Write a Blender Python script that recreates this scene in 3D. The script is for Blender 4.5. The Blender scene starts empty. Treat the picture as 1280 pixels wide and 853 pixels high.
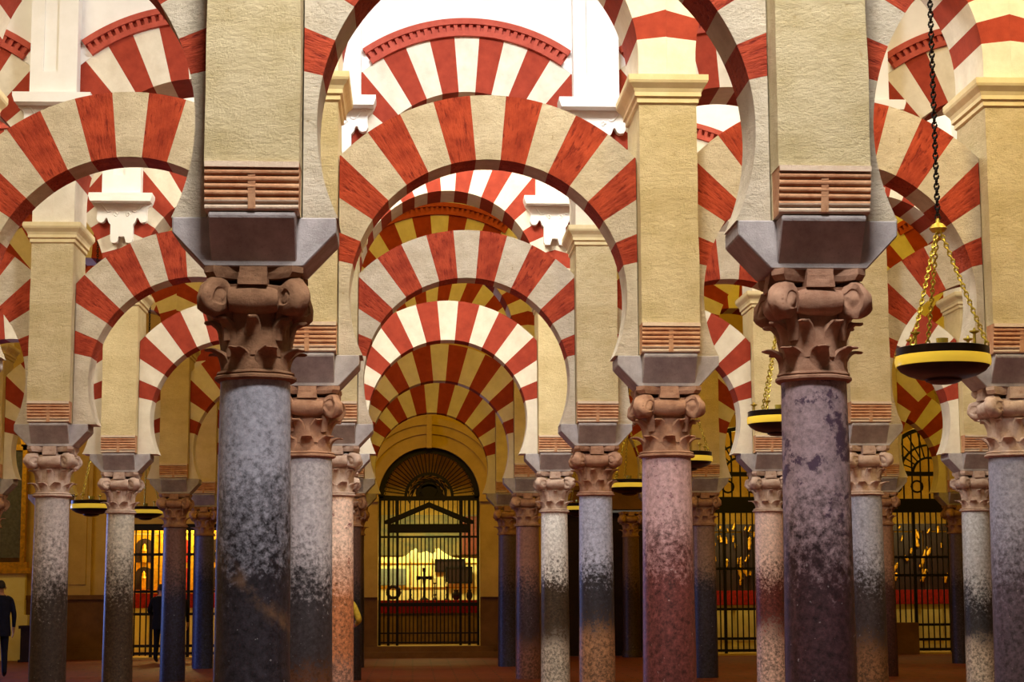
import bpy, bmesh, math, random
from mathutils import Vector, Matrix, noise
random.seed(7)
K = 0.86                       # layout units -> metres (applied to everything at the very end)
C = bpy.context.scene.collection
sc = bpy.context.scene
PI = math.pi
def rad(a): return a*PI/180

# ------------------------------------------------------------------ materials
def lin(c):
    return tuple(((v/255)/12.92 if v/255 <= .04045 else ((v/255+.055)/1.055)**2.4) for v in c)+(1,)
def new_mat(name):
    m = bpy.data.materials.new(name); m.use_nodes = True
    nt = m.node_tree; b = nt.nodes['Principled BSDF']
    return m, nt, b
def nd(nt, t, **kw):
    n = nt.nodes.new(t)
    for k, v in kw.items():
        if k in n.inputs: n.inputs[k].default_value = v
        else: setattr(n, k, v)
    return n
def coords(nt): return nd(nt, 'ShaderNodeTexCoord').outputs['Object']
def tex(nt, co, scale, detail=4, rough=.6, stretch=None):
    if stretch:
        mp = nd(nt, 'ShaderNodeMapping'); mp.inputs['Scale'].default_value = stretch
        nt.links.new(co, mp.inputs['Vector']); co = mp.outputs[0]
    n = nd(nt, 'ShaderNodeTexNoise'); n.inputs['Scale'].default_value = scale/K
    n.inputs['Detail'].default_value = detail; n.inputs['Roughness'].default_value = rough
    nt.links.new(co, n.inputs['Vector']); return n.outputs['Fac']
def ramp(nt, fac, stops):
    r = nd(nt, 'ShaderNodeValToRGB'); e = r.color_ramp.elements
    while len(e) > 1: e.remove(e[0])
    e[0].position, e[0].color = stops[0]
    for p, c in stops[1:]:
        k = e.new(p); k.color = c
    nt.links.new(fac, r.inputs['Fac']); return r.outputs['Color']
def mixc(nt, fac, a, b):
    m = nd(nt, 'ShaderNodeMix', data_type='RGBA')
    if isinstance(fac, float): m.inputs[0].default_value = fac
    else: nt.links.new(fac, m.inputs[0])
    for i, v in ((6, a), (7, b)):
        if isinstance(v, tuple): m.inputs[i].default_value = v
        else: nt.links.new(v, m.inputs[i])
    return m.outputs[2]
def math_(nt, op, a, b=None, clamp=False):
    m = nd(nt, 'ShaderNodeMath', operation=op); m.use_clamp = clamp
    for i, v in ((0, a), (1, b)):
        if v is None: continue
        if isinstance(v, (int, float)): m.inputs[i].default_value = v
        else: nt.links.new(v, m.inputs[i])
    return m.outputs[0]
def bump(nt, b, h, strength, dist):
    n = nd(nt, 'ShaderNodeBump'); n.inputs['Strength'].default_value = strength
    n.inputs['Distance'].default_value = dist*K
    nt.links.new(h, n.inputs['Height']); nt.links.new(n.outputs[0], b.inputs['Normal'])
def rough_mat(name, c1, c2, scale=6, bs=30, bstr=.5, bdist=.02, rough=.85, c3=None, stretch=None):
    m, nt, b = new_mat(name); co = coords(nt)
    f = tex(nt, co, scale, 5, .65, stretch)
    col = ramp(nt, f, [(.32, lin(c1)), (.68, lin(c2))])
    h = tex(nt, co, bs, 8, .8, stretch)
    if c3:
        col = mixc(nt, ramp(nt, h, [(.30, (1,1,1,1)), (.42, (0,0,0,1))]), col, lin(c3))
    nt.links.new(col, b.inputs['Base Color']); b.inputs['Roughness'].default_value = rough
    b.inputs['Specular IOR Level'].default_value = .25
    bump(nt, b, h, bstr, bdist); return m
def flat_mat(name, c, rough=.5, metal=0., spec=.5):
    m, nt, b = new_mat(name); co = coords(nt)
    f = tex(nt, co, 12, 4)
    d = tuple(max(0, v*.8) for v in c); l = tuple(min(255, v*1.1) for v in c)
    nt.links.new(ramp(nt, f, [(.3, lin(d)), (.7, lin(l))]), b.inputs['Base Color'])
    b.inputs['Roughness'].default_value = rough; b.inputs['Metallic'].default_value = metal
    b.inputs['Specular IOR Level'].default_value = spec
    return m
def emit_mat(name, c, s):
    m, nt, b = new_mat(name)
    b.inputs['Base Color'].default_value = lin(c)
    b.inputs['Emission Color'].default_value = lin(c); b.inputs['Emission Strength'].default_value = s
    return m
def shaft_mat(name, top, low, foot=None, zmid=2.0, wid=.55, amp=.9, zfoot=1.0, smear=None, speck=None, spscale=5., splo=.56, seed=0., fine=22, rough=.42):
    """worn stone: mottled top colour, dark hand-worn lower zone with a ragged edge, optional third colour near the floor"""
    m, nt, b = new_mat(name); co0 = coords(nt)
    mp = nd(nt, 'ShaderNodeMapping'); mp.inputs['Location'].default_value = (seed*3.1, seed*1.7, 0)
    nt.links.new(co0, mp.inputs['Vector']); co = mp.outputs[0]
    sx = nd(nt, 'ShaderNodeSeparateXYZ'); nt.links.new(co0, sx.inputs[0]); z = math_(nt, 'DIVIDE', sx.outputs['Z'], K)
    coarse = tex(nt, co, 1.6, 3); fin = tex(nt, co, fine, 8, .75)
    n = math_(nt, 'ADD', math_(nt, 'MULTIPLY', coarse, .9), math_(nt, 'MULTIPLY', fin, 1.9))
    n = math_(nt, 'MULTIPLY', math_(nt, 'SUBTRACT', n, 1.4), amp)
    def low_mask(zm, w):
        t = math_(nt, 'SUBTRACT', zm, math_(nt, 'ADD', z, n))
        return math_(nt, 'ADD', math_(nt, 'DIVIDE', t, w), .5, True)
    t1 = tuple(v*.8 for v in top); t2 = tuple(min(255, v*1.14) for v in top)
    col = ramp(nt, fin, [(.35, lin(t1)), (.62, lin(t2))])
    if speck:
        s = tex(nt, co, spscale, 7, .72)
        col = mixc(nt, ramp(nt, s, [(splo, (0,0,0,1)), (splo+.04, (1,1,1,1))]), col, lin(speck))
    l1 = tuple(v*.5 for v in low); l2 = tuple(min(255, v*1.22) for v in low)
    lowc = ramp(nt, fin, [(.36, lin(l1)), (.66, lin(l2))])
    chips = tex(nt, co, 34, 2, .4)
    lowc = mixc(nt, ramp(nt, chips, [(.72, (0,0,0,1)), (.75, (1,1,1,1))]), lowc, lin(tuple(min(255, v*.5+95) for v in low)))
    col = mixc(nt, low_mask(zmid, wid), col, lowc)
    if foot:
        f1 = tuple(v*.6 for v in foot); f2 = tuple(min(255, v*1.15) for v in foot)
        col = mixc(nt, low_mask(zfoot, .25), col, ramp(nt, fin, [(.42, lin(f1)), (.6, lin(f2))]))
    if smear:
        c_s, z_s, w_s = smear
        band = math_(nt, 'SUBTRACT', 1., math_(nt, 'DIVIDE', math_(nt, 'ABSOLUTE', math_(nt, 'SUBTRACT', math_(nt, 'ADD', z, math_(nt, 'MULTIPLY', sx.outputs['X'], 1.2)), z_s)), w_s), True)
        sm = math_(nt, 'MULTIPLY', band, ramp(nt, tex(nt, co, 6, 6, .7), [(.44, (0,0,0,1)), (.60, (1,1,1,1))]))
        col = mixc(nt, sm, col, lin(c_s))
    nt.links.new(col, b.inputs['Base Color']); b.inputs['Roughness'].default_value = rough
    b.inputs['Specular IOR Level'].default_value = .35
    bump(nt, b, fin, .3, .012); return m

M = {}
M['white'] = rough_mat('voussoir_plaster', (204,190,162), (230,218,194), 4, 17, .8, .04, c3=(174,152,116), stretch=(.9,.9,1.25))
def brick_mat(name, c1, c2, c3, bstr, bdist):
    m, nt, b = new_mat(name); co = coords(nt)
    sx = nd(nt, 'ShaderNodeSeparateXYZ'); nt.links.new(co, sx.inputs[0])
    dz = math_(nt, 'SUBTRACT', sx.outputs['Z'], 4.7*K)
    an = math_(nt, 'ARCTAN2', sx.outputs['X'], dz)
    rr = math_(nt, 'SQRT', math_(nt, 'ADD', math_(nt, 'MULTIPLY', sx.outputs['X'], sx.outputs['X']), math_(nt, 'MULTIPLY', dz, dz)))
    cb = nd(nt, 'ShaderNodeCombineXYZ')
    nt.links.new(math_(nt, 'MULTIPLY', an, 2.6), cb.inputs[0]); nt.links.new(math_(nt, 'MULTIPLY', rr, .42), cb.inputs[1]); nt.links.new(sx.outputs['Y'], cb.inputs[2])
    h = tex(nt, cb.outputs[0], 16, 6, .68); f = tex(nt, co, 5, 5)
    col = ramp(nt, f, [(.32, lin(c1)), (.68, lin(c2))])
    col = mixc(nt, ramp(nt, h, [(.34, (1,1,1,1)), (.46, (0,0,0,1))]), col, lin(c3))
    nt.links.new(col, b.inputs['Base Color']); b.inputs['Roughness'].default_value = .85; b.inputs['Specular IOR Level'].default_value = .2
    bump(nt, b, h, bstr, bdist); return m
M['red'] = brick_mat('voussoir_brick', (148,54,34), (192,80,50), (120,38,26), .9, .03)
M['white_s'] = rough_mat('smooth_voussoir_plaster', (216,206,184), (234,226,206), 4, 30, .35, .012)
M['red_s'] = rough_mat('smooth_voussoir_brick', (146,54,36), (168,66,44), 6, 30, .35, .012)
M['pier'] = rough_mat('rough_pier_plaster', (206,187,138), (230,213,170), 3, 15, .8, .05, c3=(184,156,104), stretch=(.9,.9,1.25))
M['pier_s'] = rough_mat('fine_pier_plaster', (208,188,138), (228,210,162), 3, 16, .7, .035, stretch=(.9,.9,1.25))
M['cornice'] = rough_mat('cornice_plaster', (214,196,146), (228,212,168), 4, 20, .15, .01)
M['corbel'] = rough_mat('corbel_brick', (186,128,90), (214,168,128), 9, 30, .7, .015, c3=(140,88,60))
M['corbel_hi'] = rough_mat('corbel_lime', (206,180,152), (222,202,178), 9, 30, .7, .015)
M['impost'] = rough_mat('grey_impost_stone', (150,142,140), (190,183,182), 5, 60, .6, .012, c3=(96,80,72))
M['cap'] = rough_mat('brown_capital_stone', (138,98,76), (184,144,118), 5, 24, .7, .015, c3=(104,70,54))
M['cap_l'] = rough_mat('pale_capital_stone', (170,140,122), (206,184,168), 6, 24, .6, .015, c3=(130,96,76))
M['cap_d'] = rough_mat('dark_capital_stone', (112,78,54), (158,118,88), 5, 24, .8, .018, c3=(84,56,40))
M['stucco'] = rough_mat('white_stucco', (238,236,228), (246,244,238), 3, 20, .12, .01)
M['moulding'] = rough_mat('red_moulding', (170,74,58), (190,90,72), 6, 30, .2, .01)
M['ochre'] = rough_mat('ochre_wall', (190,158,88), (210,178,106), 2, 20, .3, .012)
M['dado'] = rough_mat('brown_dado_stone', (104,72,40), (130,92,54), 2, 20, .3, .012)
M['ceil'] = rough_mat('ceiling_lime', (226,220,206), (234,230,218), 2, 10, .1, .01)
M['iron'] = flat_mat('wrought_iron', (22,18,18), .55, .3, .4)
M['bronze'] = flat_mat('dark_bronze', (38,24,20), .35, .6, .5)
M['brass'] = flat_mat('polished_brass', (250,218,90), .25, .6, .9)
M['gilt'] = flat_mat('gilded_wood', (214,160,40), .4, .55)
M['wood'] = flat_mat('dark_timber', (38,20,22), .55, 0, .3)
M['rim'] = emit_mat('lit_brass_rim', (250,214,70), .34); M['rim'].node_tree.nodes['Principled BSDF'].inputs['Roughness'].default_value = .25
def floor_mat():
    m, nt, b = new_mat('worn_red_floor'); co = coords(nt)
    br = nd(nt, 'ShaderNodeTexBrick'); br.inputs['Scale'].default_value = .55/K
    br.inputs['Color1'].default_value = lin((122,46,26)); br.inputs['Color2'].default_value = lin((106,40,22))
    br.inputs['Mortar'].default_value = lin((66,30,18)); br.inputs['Mortar Size'].default_value = .012
    nt.links.new(co, br.inputs['Vector'])
    f = tex(nt, co, 3, 6)
    col = mixc(nt, ramp(nt, f, [(.4,(0,0,0,1)),(.75,(.5,.5,.5,1))]), br.outputs['Color'], lin((104,50,30)))
    nt.links.new(col, b.inputs['Base Color']); b.inputs['Roughness'].default_value = .62
    bump(nt, b, f, .1, .005); return m
M['floor'] = floor_mat()

# ------------------------------------------------------------------ mesh helpers
def finish(name, bm, mats, parent=None, smooth=False, loc=(0,0,0), rot=None):
    bmesh.ops.recalc_face_normals(bm, faces=bm.faces)
    me = bpy.data.meshes.new(name); bm.to_mesh(me); bm.free()
    for m in (mats if isinstance(mats, (list, tuple)) else [mats]): me.materials.append(m)
    if smooth:
        for p in me.polygons: p.use_smooth = True
        try: me.set_sharp_from_angle(angle=rad(42))
        except Exception: pass
    o = bpy.data.objects.new(name, me); C.objects.link(o); o.location = loc
    if rot: o.rotation_euler = rot
    if parent: o.parent = parent
    return o
def inst(name, me, parent=None, loc=(0,0,0), rot=(0,0,0), scale=(1,1,1)):
    o = bpy.data.objects.new(name, me); C.objects.link(o); o.location = loc; o.rotation_euler = rot; o.scale = scale
    if parent: o.parent = parent
    return o
def thing(name, label, cat, loc=(0,0,0), group=None, rotz=0):
    o = bpy.data.objects.new(name, None); C.objects.link(o); o.location = loc; o.rotation_euler = (0,0,rotz)
    o.empty_display_size = .2
    return tag(o, label, cat, group)
def tag(o, label, cat, group=None):
    o['label'] = label; o['category'] = cat; o['kind'] = 'thing'
    if group: o['group'] = group
    return o
def struct(o):
    o['kind'] = 'structure'; return o
def box(bm, x0, x1, y0, y1, z0, z1, mi=0):
    v = [bm.verts.new(p) for p in ((x0,y0,z0),(x1,y0,z0),(x1,y1,z0),(x0,y1,z0),(x0,y0,z1),(x1,y0,z1),(x1,y1,z1),(x0,y1,z1))]
    for q in ((0,3,2,1),(4,5,6,7),(0,1,5,4),(1,2,6,5),(2,3,7,6),(3,0,4,7)):
        bm.faces.new([v[i] for i in q]).material_index = mi
def frustum(bm, h0, h1, z0, z1, d0=None, d1=None, mi=0):
    d0 = h0 if d0 is None else d0; d1 = h1 if d1 is None else d1
    v = [bm.verts.new(p) for p in ((-h0,-d0,z0),(h0,-d0,z0),(h0,d0,z0),(-h0,d0,z0),(-h1,-d1,z1),(h1,-d1,z1),(h1,d1,z1),(-h1,d1,z1))]
    for q in ((0,3,2,1),(4,5,6,7),(0,1,5,4),(1,2,6,5),(2,3,7,6),(3,0,4,7)):
        bm.faces.new([v[i] for i in q]).material_index = mi
def lathe(bm, prof, n=32, mat=Matrix(), caps=True, mi=0):
    rings = []
    for r, z in prof:
        rings.append([bm.verts.new(mat @ Vector((r*math.cos(2*PI*k/n), r*math.sin(2*PI*k/n), z))) for k in range(n)])
    for a, b in zip(rings, rings[1:]):
        for k in range(n):
            bm.faces.new((a[k], a[(k+1)%n], b[(k+1)%n], b[k])).material_index = mi
    if caps:
        bm.faces.new(rings[0][::-1]).material_index = mi; bm.faces.new(rings[-1]).material_index = mi
def tube(bm, pts, r, n=8, closed=False, mi=0):
    pts = [Vector(p) for p in pts]; N = len(pts); rings = []
    for i, p in enumerate(pts):
        d = (pts[(i+1)%N]-pts[i-1]) if closed else (pts[min(i+1,N-1)]-pts[max(i-1,0)])
        d.normalize(); u = d.orthogonal().normalized()
        if abs(d.z) < .95: u = d.cross(Vector((0,0,1))).normalized()
        elif abs(d.y) < .95: u = d.cross(Vector((0,1,0))).normalized()
        w = d.cross(u); rr = r[i] if isinstance(r, (list, tuple)) else r
        rings.append([bm.verts.new(p+u*rr*math.cos(2*PI*k/n)+w*rr*math.sin(2*PI*k/n)) for k in range(n)])
    for i in range(N if closed else N-1):
        a, b = rings[i], rings[(i+1)%N]
        for k in range(n): bm.faces.new((a[k], a[(k+1)%n], b[(k+1)%n], b[k])).material_index = mi
    if not closed:
        bm.faces.new(rings[0][::-1]).material_index = mi; bm.faces.new(rings[-1]).material_index = mi
def extrude_y(bm, outline, y0, y1, mi=0):
    """closed (x, z) outline extruded from y0 to y1"""
    a = [bm.verts.new((x, y0, z)) for x, z in outline]; b = [bm.verts.new((x, y1, z)) for x, z in outline]
    n = len(a)
    bm.faces.new(a).material_index = mi; bm.faces.new(b[::-1]).material_index = mi
    for k in range(n): bm.faces.new((a[k], b[k], b[(k+1)%n], a[(k+1)%n])).material_index = mi
def extrude_x(bm, outline, x0, x1, mi=0):
    a = [bm.verts.new((x0, y, z)) for y, z in outline]; b = [bm.verts.new((x1, y, z)) for y, z in outline]
    n = len(a)
    bm.faces.new(a).material_index = mi; bm.faces.new(b[::-1]).material_index = mi
    for k in range(n): bm.faces.new((a[k], b[k], b[(k+1)%n], a[(k+1)%n])).material_index = mi
def erode(bm, amp, sc_, seed=0):
    off = Vector((seed*7.3, seed*3.7, seed*1.9))
    for v in bm.verts:
        v.co += noise.noise_vector(v.co*sc_+off)*amp

# ------------------------------------------------------------------ the hall's grid (layout units)
ROWY = {'A':11.51, 'B':18.28, 'C':25.94, 'D':31.64, 'E':38.70, 'F':44.90}
WALLY = 51.0
COLX = {  # index 0 / 1 flank the central aisle
 'A': {-1:-4.46, 0:-.975, 1:2.515, 2:6.0},
 'B': {-1:-4.56, 0:-1.026, 1:2.505, 2:5.974, 3:9.46},
 'C': {-2:-8.6, -1:-4.959, 0:-1.056, 1:2.548, 2:6.365, 3:10.0},
 'D': {-2:-8.58, -1:-4.902, 0:-1.229, 1:2.4, 2:6.076, 3:9.669, 4:13.3},
 'E': {-2:-8.65, -1:-4.884, 0:-1.287, 1:2.375, 2:6.058, 3:9.823, 4:13.5},
 'F': {-2:-8.6, -1:-4.963, 0:-1.376, 1:2.269, 2:5.97, 3:9.6, 4:13.261, 5:16.9},
}
ROWS = 'ABCDEF'
ROWWORD = {'A':'front row','B':'second row','C':'third row','D':'fourth row','E':'fifth row','F':'rearmost row'}
NTH = {1:'first', 2:'second', 3:'third', 4:'fourth', 5:'fifth'}
def colpos(i): return f"{NTH[1-i] if i<=0 else NTH[i]} {'left' if i<=0 else 'right'} of the aisle"
def baypos(i):
    if i == 0: return 'over the central aisle'
    return f"{NTH[abs(i)]} bay {'left' if i<0 else 'right'} of the aisle"
ZT, ZI0, ZI1 = 3.118, 3.80, 4.106       # shaft top, impost bottom, impost top
PW, PD, AD = .285, .48, .235            # pier half width, pier half depth, lower arch half depth
ZR = 4.40; ZC0, ZC1 = 6.58, 6.86        # roll corbel top, cornice

# ------------------------------------------------------------------ capital pieces
def leaf(bm, ang, r0, z0, z1, w, out, curl=.05, mi=0):
    """plain broad water leaf with a thick rolled-over tip"""
    prof = [(0,-.04,1.),(.3,-.036,1.),(.5,-.026,1.),(.66,-.008,.96),(.78,.014,.88),(.87,.042,.76),(.93,.07,.68),(.975,.096,.62),(1.,.114,.58),(.995,.130,.55),(.955,.134,.52),(.92,.124,.46)]
    R = Matrix.Rotation(ang, 4, 'Z'); rings = []
    for t, o, ww in prof:
        r = r0+.004+o*out/.134; z = z0+(z1-z0)*t; hw = w*ww/2; th = .026
        sect = [(-hw, -.016), (-hw*.85, th*.6), (-hw*.45, th), (0, th*1.12), (hw*.45, th), (hw*.85, th*.6), (hw, -.016), (0, -.034)]
        rings.append([bm.verts.new(R @ Vector((r+d-s*s*2.4, s, z))) for s, d in sect])
    for a, b in zip(rings, rings[1:]):
        for k in range(len(a)): bm.faces.new((a[k], a[(k+1)%len(a)], b[(k+1)%len(a)], b[k])).material_index = mi
    bm.faces.new(rings[0][::-1]); bm.faces.new(rings[-1])
def make_capital_meshes(tag_, seed, tiers, vr=.098, mats='cap'):
    out = {}
    bm = bmesh.new()
    lathe(bm, [(.207,.03),(.212,.06),(.205,.10),(.205,.25),(.21,.36),(.226,.45),(.252,.52),(.262,.57)], 40)
    for (n, off, z0, z1, w, o) in tiers:
        for k in range(n): leaf(bm, 2*PI*(k+off)/n, .203, z0, z1, w, o)
    # central husks under the abacus on the four faces
    for k in range(4):
        a = PI/2*k
        mt = Matrix.Rotation(a, 4, 'Z') @ Matrix.Translation((.212,0,.482)) @ Matrix.Rotation(PI/2, 4, 'X')
        lathe(bm, [(.05,-.145),(.07,-.14),(.088,-.08),(.092,0),(.088,.08),(.07,.14),(.05,.145)], 14, mt)
    erode(bm, .010, 9, seed); erode(bm, .005, 30, seed+3)
    o = finish('capital_bell', bm, M[mats], smooth=True); out['bell'] = o.data; bpy.data.objects.remove(o)
    # volute: a rolled scroll with sunk rings, axis tangential
    bm = bmesh.new()
    w = .062
    prof = [(.004,-w-.004),(.03,-w-.002),(.04,-w+.004),(.052,-w+.004),(.06,-w-.002),(vr*.8,-w+.004),(vr*.95,-w+.02),(vr,-.02),(vr*.97,0),(vr,.02),(vr*.95,w-.02),(vr*.8,w-.004),(.06,w+.002),(.052,w-.004),(.04,w-.004),(.03,w+.002),(.004,w+.004)]
    lathe(bm, prof, 22, Matrix.Translation((.322,0,.488)) @ Matrix.Rotation(PI/2, 4, 'X'))
    # stem of the scroll curling out of the bell
    tube(bm, [(.2,0,.24),(.215,0,.33),(.235,0,.42),(.262,0,.50),(.30,0,.56),(.34,0,.575)], [.03,.038,.045,.05,.05,.035], 10)
    erode(bm, .022, 8, seed+5); erode(bm, .012, 19, seed+4)
    o = finish('volute', bm, M[mats], smooth=True); out['volute'] = o.data; bpy.data.objects.remove(o)
    # abacus: concave sides, cut corners
    bm = bmesh.new(); pts = []
    for k in range(4):
        a0 = PI/4+PI/2*k
        c0 = Vector((math.cos(a0), math.sin(a0)))*.37; t = Vector((-math.sin(a0), math.cos(a0)))*.045
        a1 = a0+PI/2; c1 = Vector((math.cos(a1), math.sin(a1)))*.37; t1 = Vector((-math.sin(a1), math.cos(a1)))*.045
        p0, p1 = c0+t, c1-t1
        pts.append(c0-t)
        for s in range(0, 9):
            u = s/8; p = p0.lerp(p1, u); n = (p0+p1).normalized()
            pts.append(p-n*.10*(1-(2*u-1)**2))
    lo = [bm.verts.new((p.x*.93, p.y*.93, .612)) for p in pts]; mi_ = [bm.verts.new((p.x, p.y, .645)) for p in pts]; hi = [bm.verts.new((p.x, p.y, .682)) for p in pts]
    n = len(pts)
    for a, b in ((lo, mi_), (mi_, hi)):
        for k in range(n): bm.faces.new((a[k], a[(k+1)%n], b[(k+1)%n], b[k]))
    bm.faces.new(lo[::-1]); bm.faces.new(hi)
    erode(bm, .006, 12, seed+6)
    o = finish('abacus', bm, M[mats]); out['abacus'] = o.data; bpy.data.objects.remove(o)
    bm = bmesh.new()
    for k in range(3):
        box(bm, .16, .29-.006*k, -.088+.004*k, .088-.004*k, .565+.03*k, .606+.036*k)
    erode(bm, .008, 14, seed+8)
    o = finish('fleuron', bm, M[mats]); out['fleuron'] = o.data; bpy.data.objects.remove(o)
    bm = bmesh.new()
    lathe(bm, [(.19,-.006),(.222,-.004),(.236,.008),(.236,.022),(.222,.030),(.214,.032),(.226,.040),(.222,.052),(.2,.058)], 40)
    erode(bm, .004, 12, seed+9)
    o = finish('collar', bm, M[mats], smooth=True); out['collar'] = o.data; bpy.data.objects.remove(o)
    return out
T1 = [(8, 0, .05, .20, .15, .085), (8, .5, .14, .365, .125, .08)]
T2 = [(8, .5, .05, .19, .155, .085), (8, 0, .14, .375, .115, .075)]
T3 = [(8, .25, .05, .21, .135, .08), (8, .75, .15, .365, .12, .085)]
CAPS = {'dark': make_capital_meshes('dark', 1, T2, .118, 'cap_d'), 'brown': make_capital_meshes('brown', 2, T1, .112, 'cap'),
        'brownb': make_capital_meshes('brownb', 3, T3, .108, 'cap'), 'pale': make_capital_meshes('pale', 4, T2, .106, 'cap_l')}
# impost block: front-back bar with sloping faces + two side wings with chamfered undersides
def impost_mesh():
    bm = bmesh.new()
    h = ZI1-ZI0
    extrude_x(bm, [(-.43,h),(-.43,h-.03),(-.225,0),(.225,0),(.43,h-.03),(.43,h)], -.262, .262)
    extrude_y(bm, [(-.30,0),(.30,0),(.50,h-.095),(.50,h),(-.50,h),(-.50,h-.095)], -.25, .25)
    bmesh.ops.bevel(bm, geom=bm.edges[:], offset=.008, segments=1, affect='EDGES')
    o = finish('impost_block', bm, M['impost']); me = o.data; bpy.data.objects.remove(o); return me
IMPOST = impost_mesh()
# pier pieces
def corbel_mesh():
    bm = bmesh.new()
    n = 6; z1, z0 = ZR-.04, ZI1+.005; p1, p0 = PD+.01, .445
    pts = [(-.2, ZR), (-(PD+.02), ZR), (-(PD+.02), ZR-.035)]
    hgt = (z1-z0)/n
    for k in range(n):
        zc = z1-hgt*(k+.5); p = p1+(p0-p1)*(k/(n-1))**1.1
        for s in range(-3, 4):
            a = s/3*PI/2*.92
            pts.append((-(p-.024+.024*math.cos(a)), zc-hgt*.5*math.sin(a)))
    pts += [(-.2, z0)]
    extrude_x(bm, pts, -PW+.002, PW-.002, 0)
    # vertical strip down the middle
    st = [(-.2, ZR-.03), (-(PD+.006), ZR-.04), (-(PD+.004), ZR-.07), (-(p0+.003), z0+.01), (-.2, z0+.01)]
    extrude_x(bm, st, -.022, .022, 0)
    erode(bm, .004, 16, 2)
    for f in bm.faces:
        c = f.calc_center_median()
        if c.z > ZR-.045 or c.z < z0+hgt*1.6: f.material_index = 1
    o = finish('roll_corbel', bm, [M['corbel'], M['corbel_hi']]); me = o.data; bpy.data.objects.remove(o); return me
CORBEL = corbel_mesh()
def pier_mesh(mat):
    bm = bmesh.new()
    box(bm, -PW, PW, -AD-.02, AD+.02, ZI1, ZR)
    # slightly uneven plaster faces
    bm2 = bmesh.new()
    nx, ny, nz = 5, 7, 22
    def P(x, y, z):
        v = Vector((x, y, z)); d = noise.noise(v*2.3)*.006
        return (x+d*(1 if x > 0 else -1), y+d*(1 if y > 0 else -1), z)
    g = {}
    def V(x, y, z):
        k = (round(x,4), round(y,4), round(z,4))
        if k not in g: g[k] = bm.verts.new(P(x, y, z))
        return g[k]
    xs = [-PW+2*PW*i/nx for i in range(nx+1)]; ys = [-PD+2*PD*i/ny for i in range(ny+1)]; zs = [ZR+(ZC1-ZR)*i/nz for i in range(nz+1)]
    for k in range(nz):
        for i in range(nx):
            for y in (-PD, PD): bm.faces.new((V(xs[i],y,zs[k]),V(xs[i+1],y,zs[k]),V(xs[i+1],y,zs[k+1]),V(xs[i],y,zs[k+1])))
        for i in range(ny):
            for x in (-PW, PW): bm.faces.new((V(x,ys[i],zs[k]),V(x,ys[i+1],zs[k]),V(x,ys[i+1],zs[k+1]),V(x,ys[i],zs[k+1])))
    for z in (ZR, ZC1):
        for i in range(nx):
            for j in range(ny): bm.faces.new((V(xs[i],ys[j],z),V(xs[i+1],ys[j],z),V(xs[i+1],ys[j+1],z),V(xs[i],ys[j+1],z)))
    bm2.free()
    o = finish('pier_shaft', bm, mat); me = o.data; bpy.data.objects.remove(o); return me
PIER = {'r': pier_mesh(M['pier']), 's': pier_mesh(M['pier_s'])}
def cornice_mesh():
    bm = bmesh.new()
    def fr(a, b, z0, z1): frustum(bm, PW+a, PW+b, z0, z1, PD+a, PD+b)
    fr(.004,.022,ZC0,ZC0+.015); fr(.022,.022,ZC0+.015,ZC0+.06); fr(.022,.045,ZC0+.06,ZC0+.075); fr(.045,.045,ZC0+.075,ZC0+.115)
    fr(.045,.06,ZC0+.115,ZC0+.15); fr(.06,.1,ZC0+.15,ZC0+.2); fr(.1,.11,ZC0+.2,ZC0+.225); fr(.11,.11,ZC0+.225,ZC1-.0)
    o = finish('cornice', bm, M['cornice']); me = o.data; bpy.data.objects.remove(o); return me
CORNICE = cornice_mesh()

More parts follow.
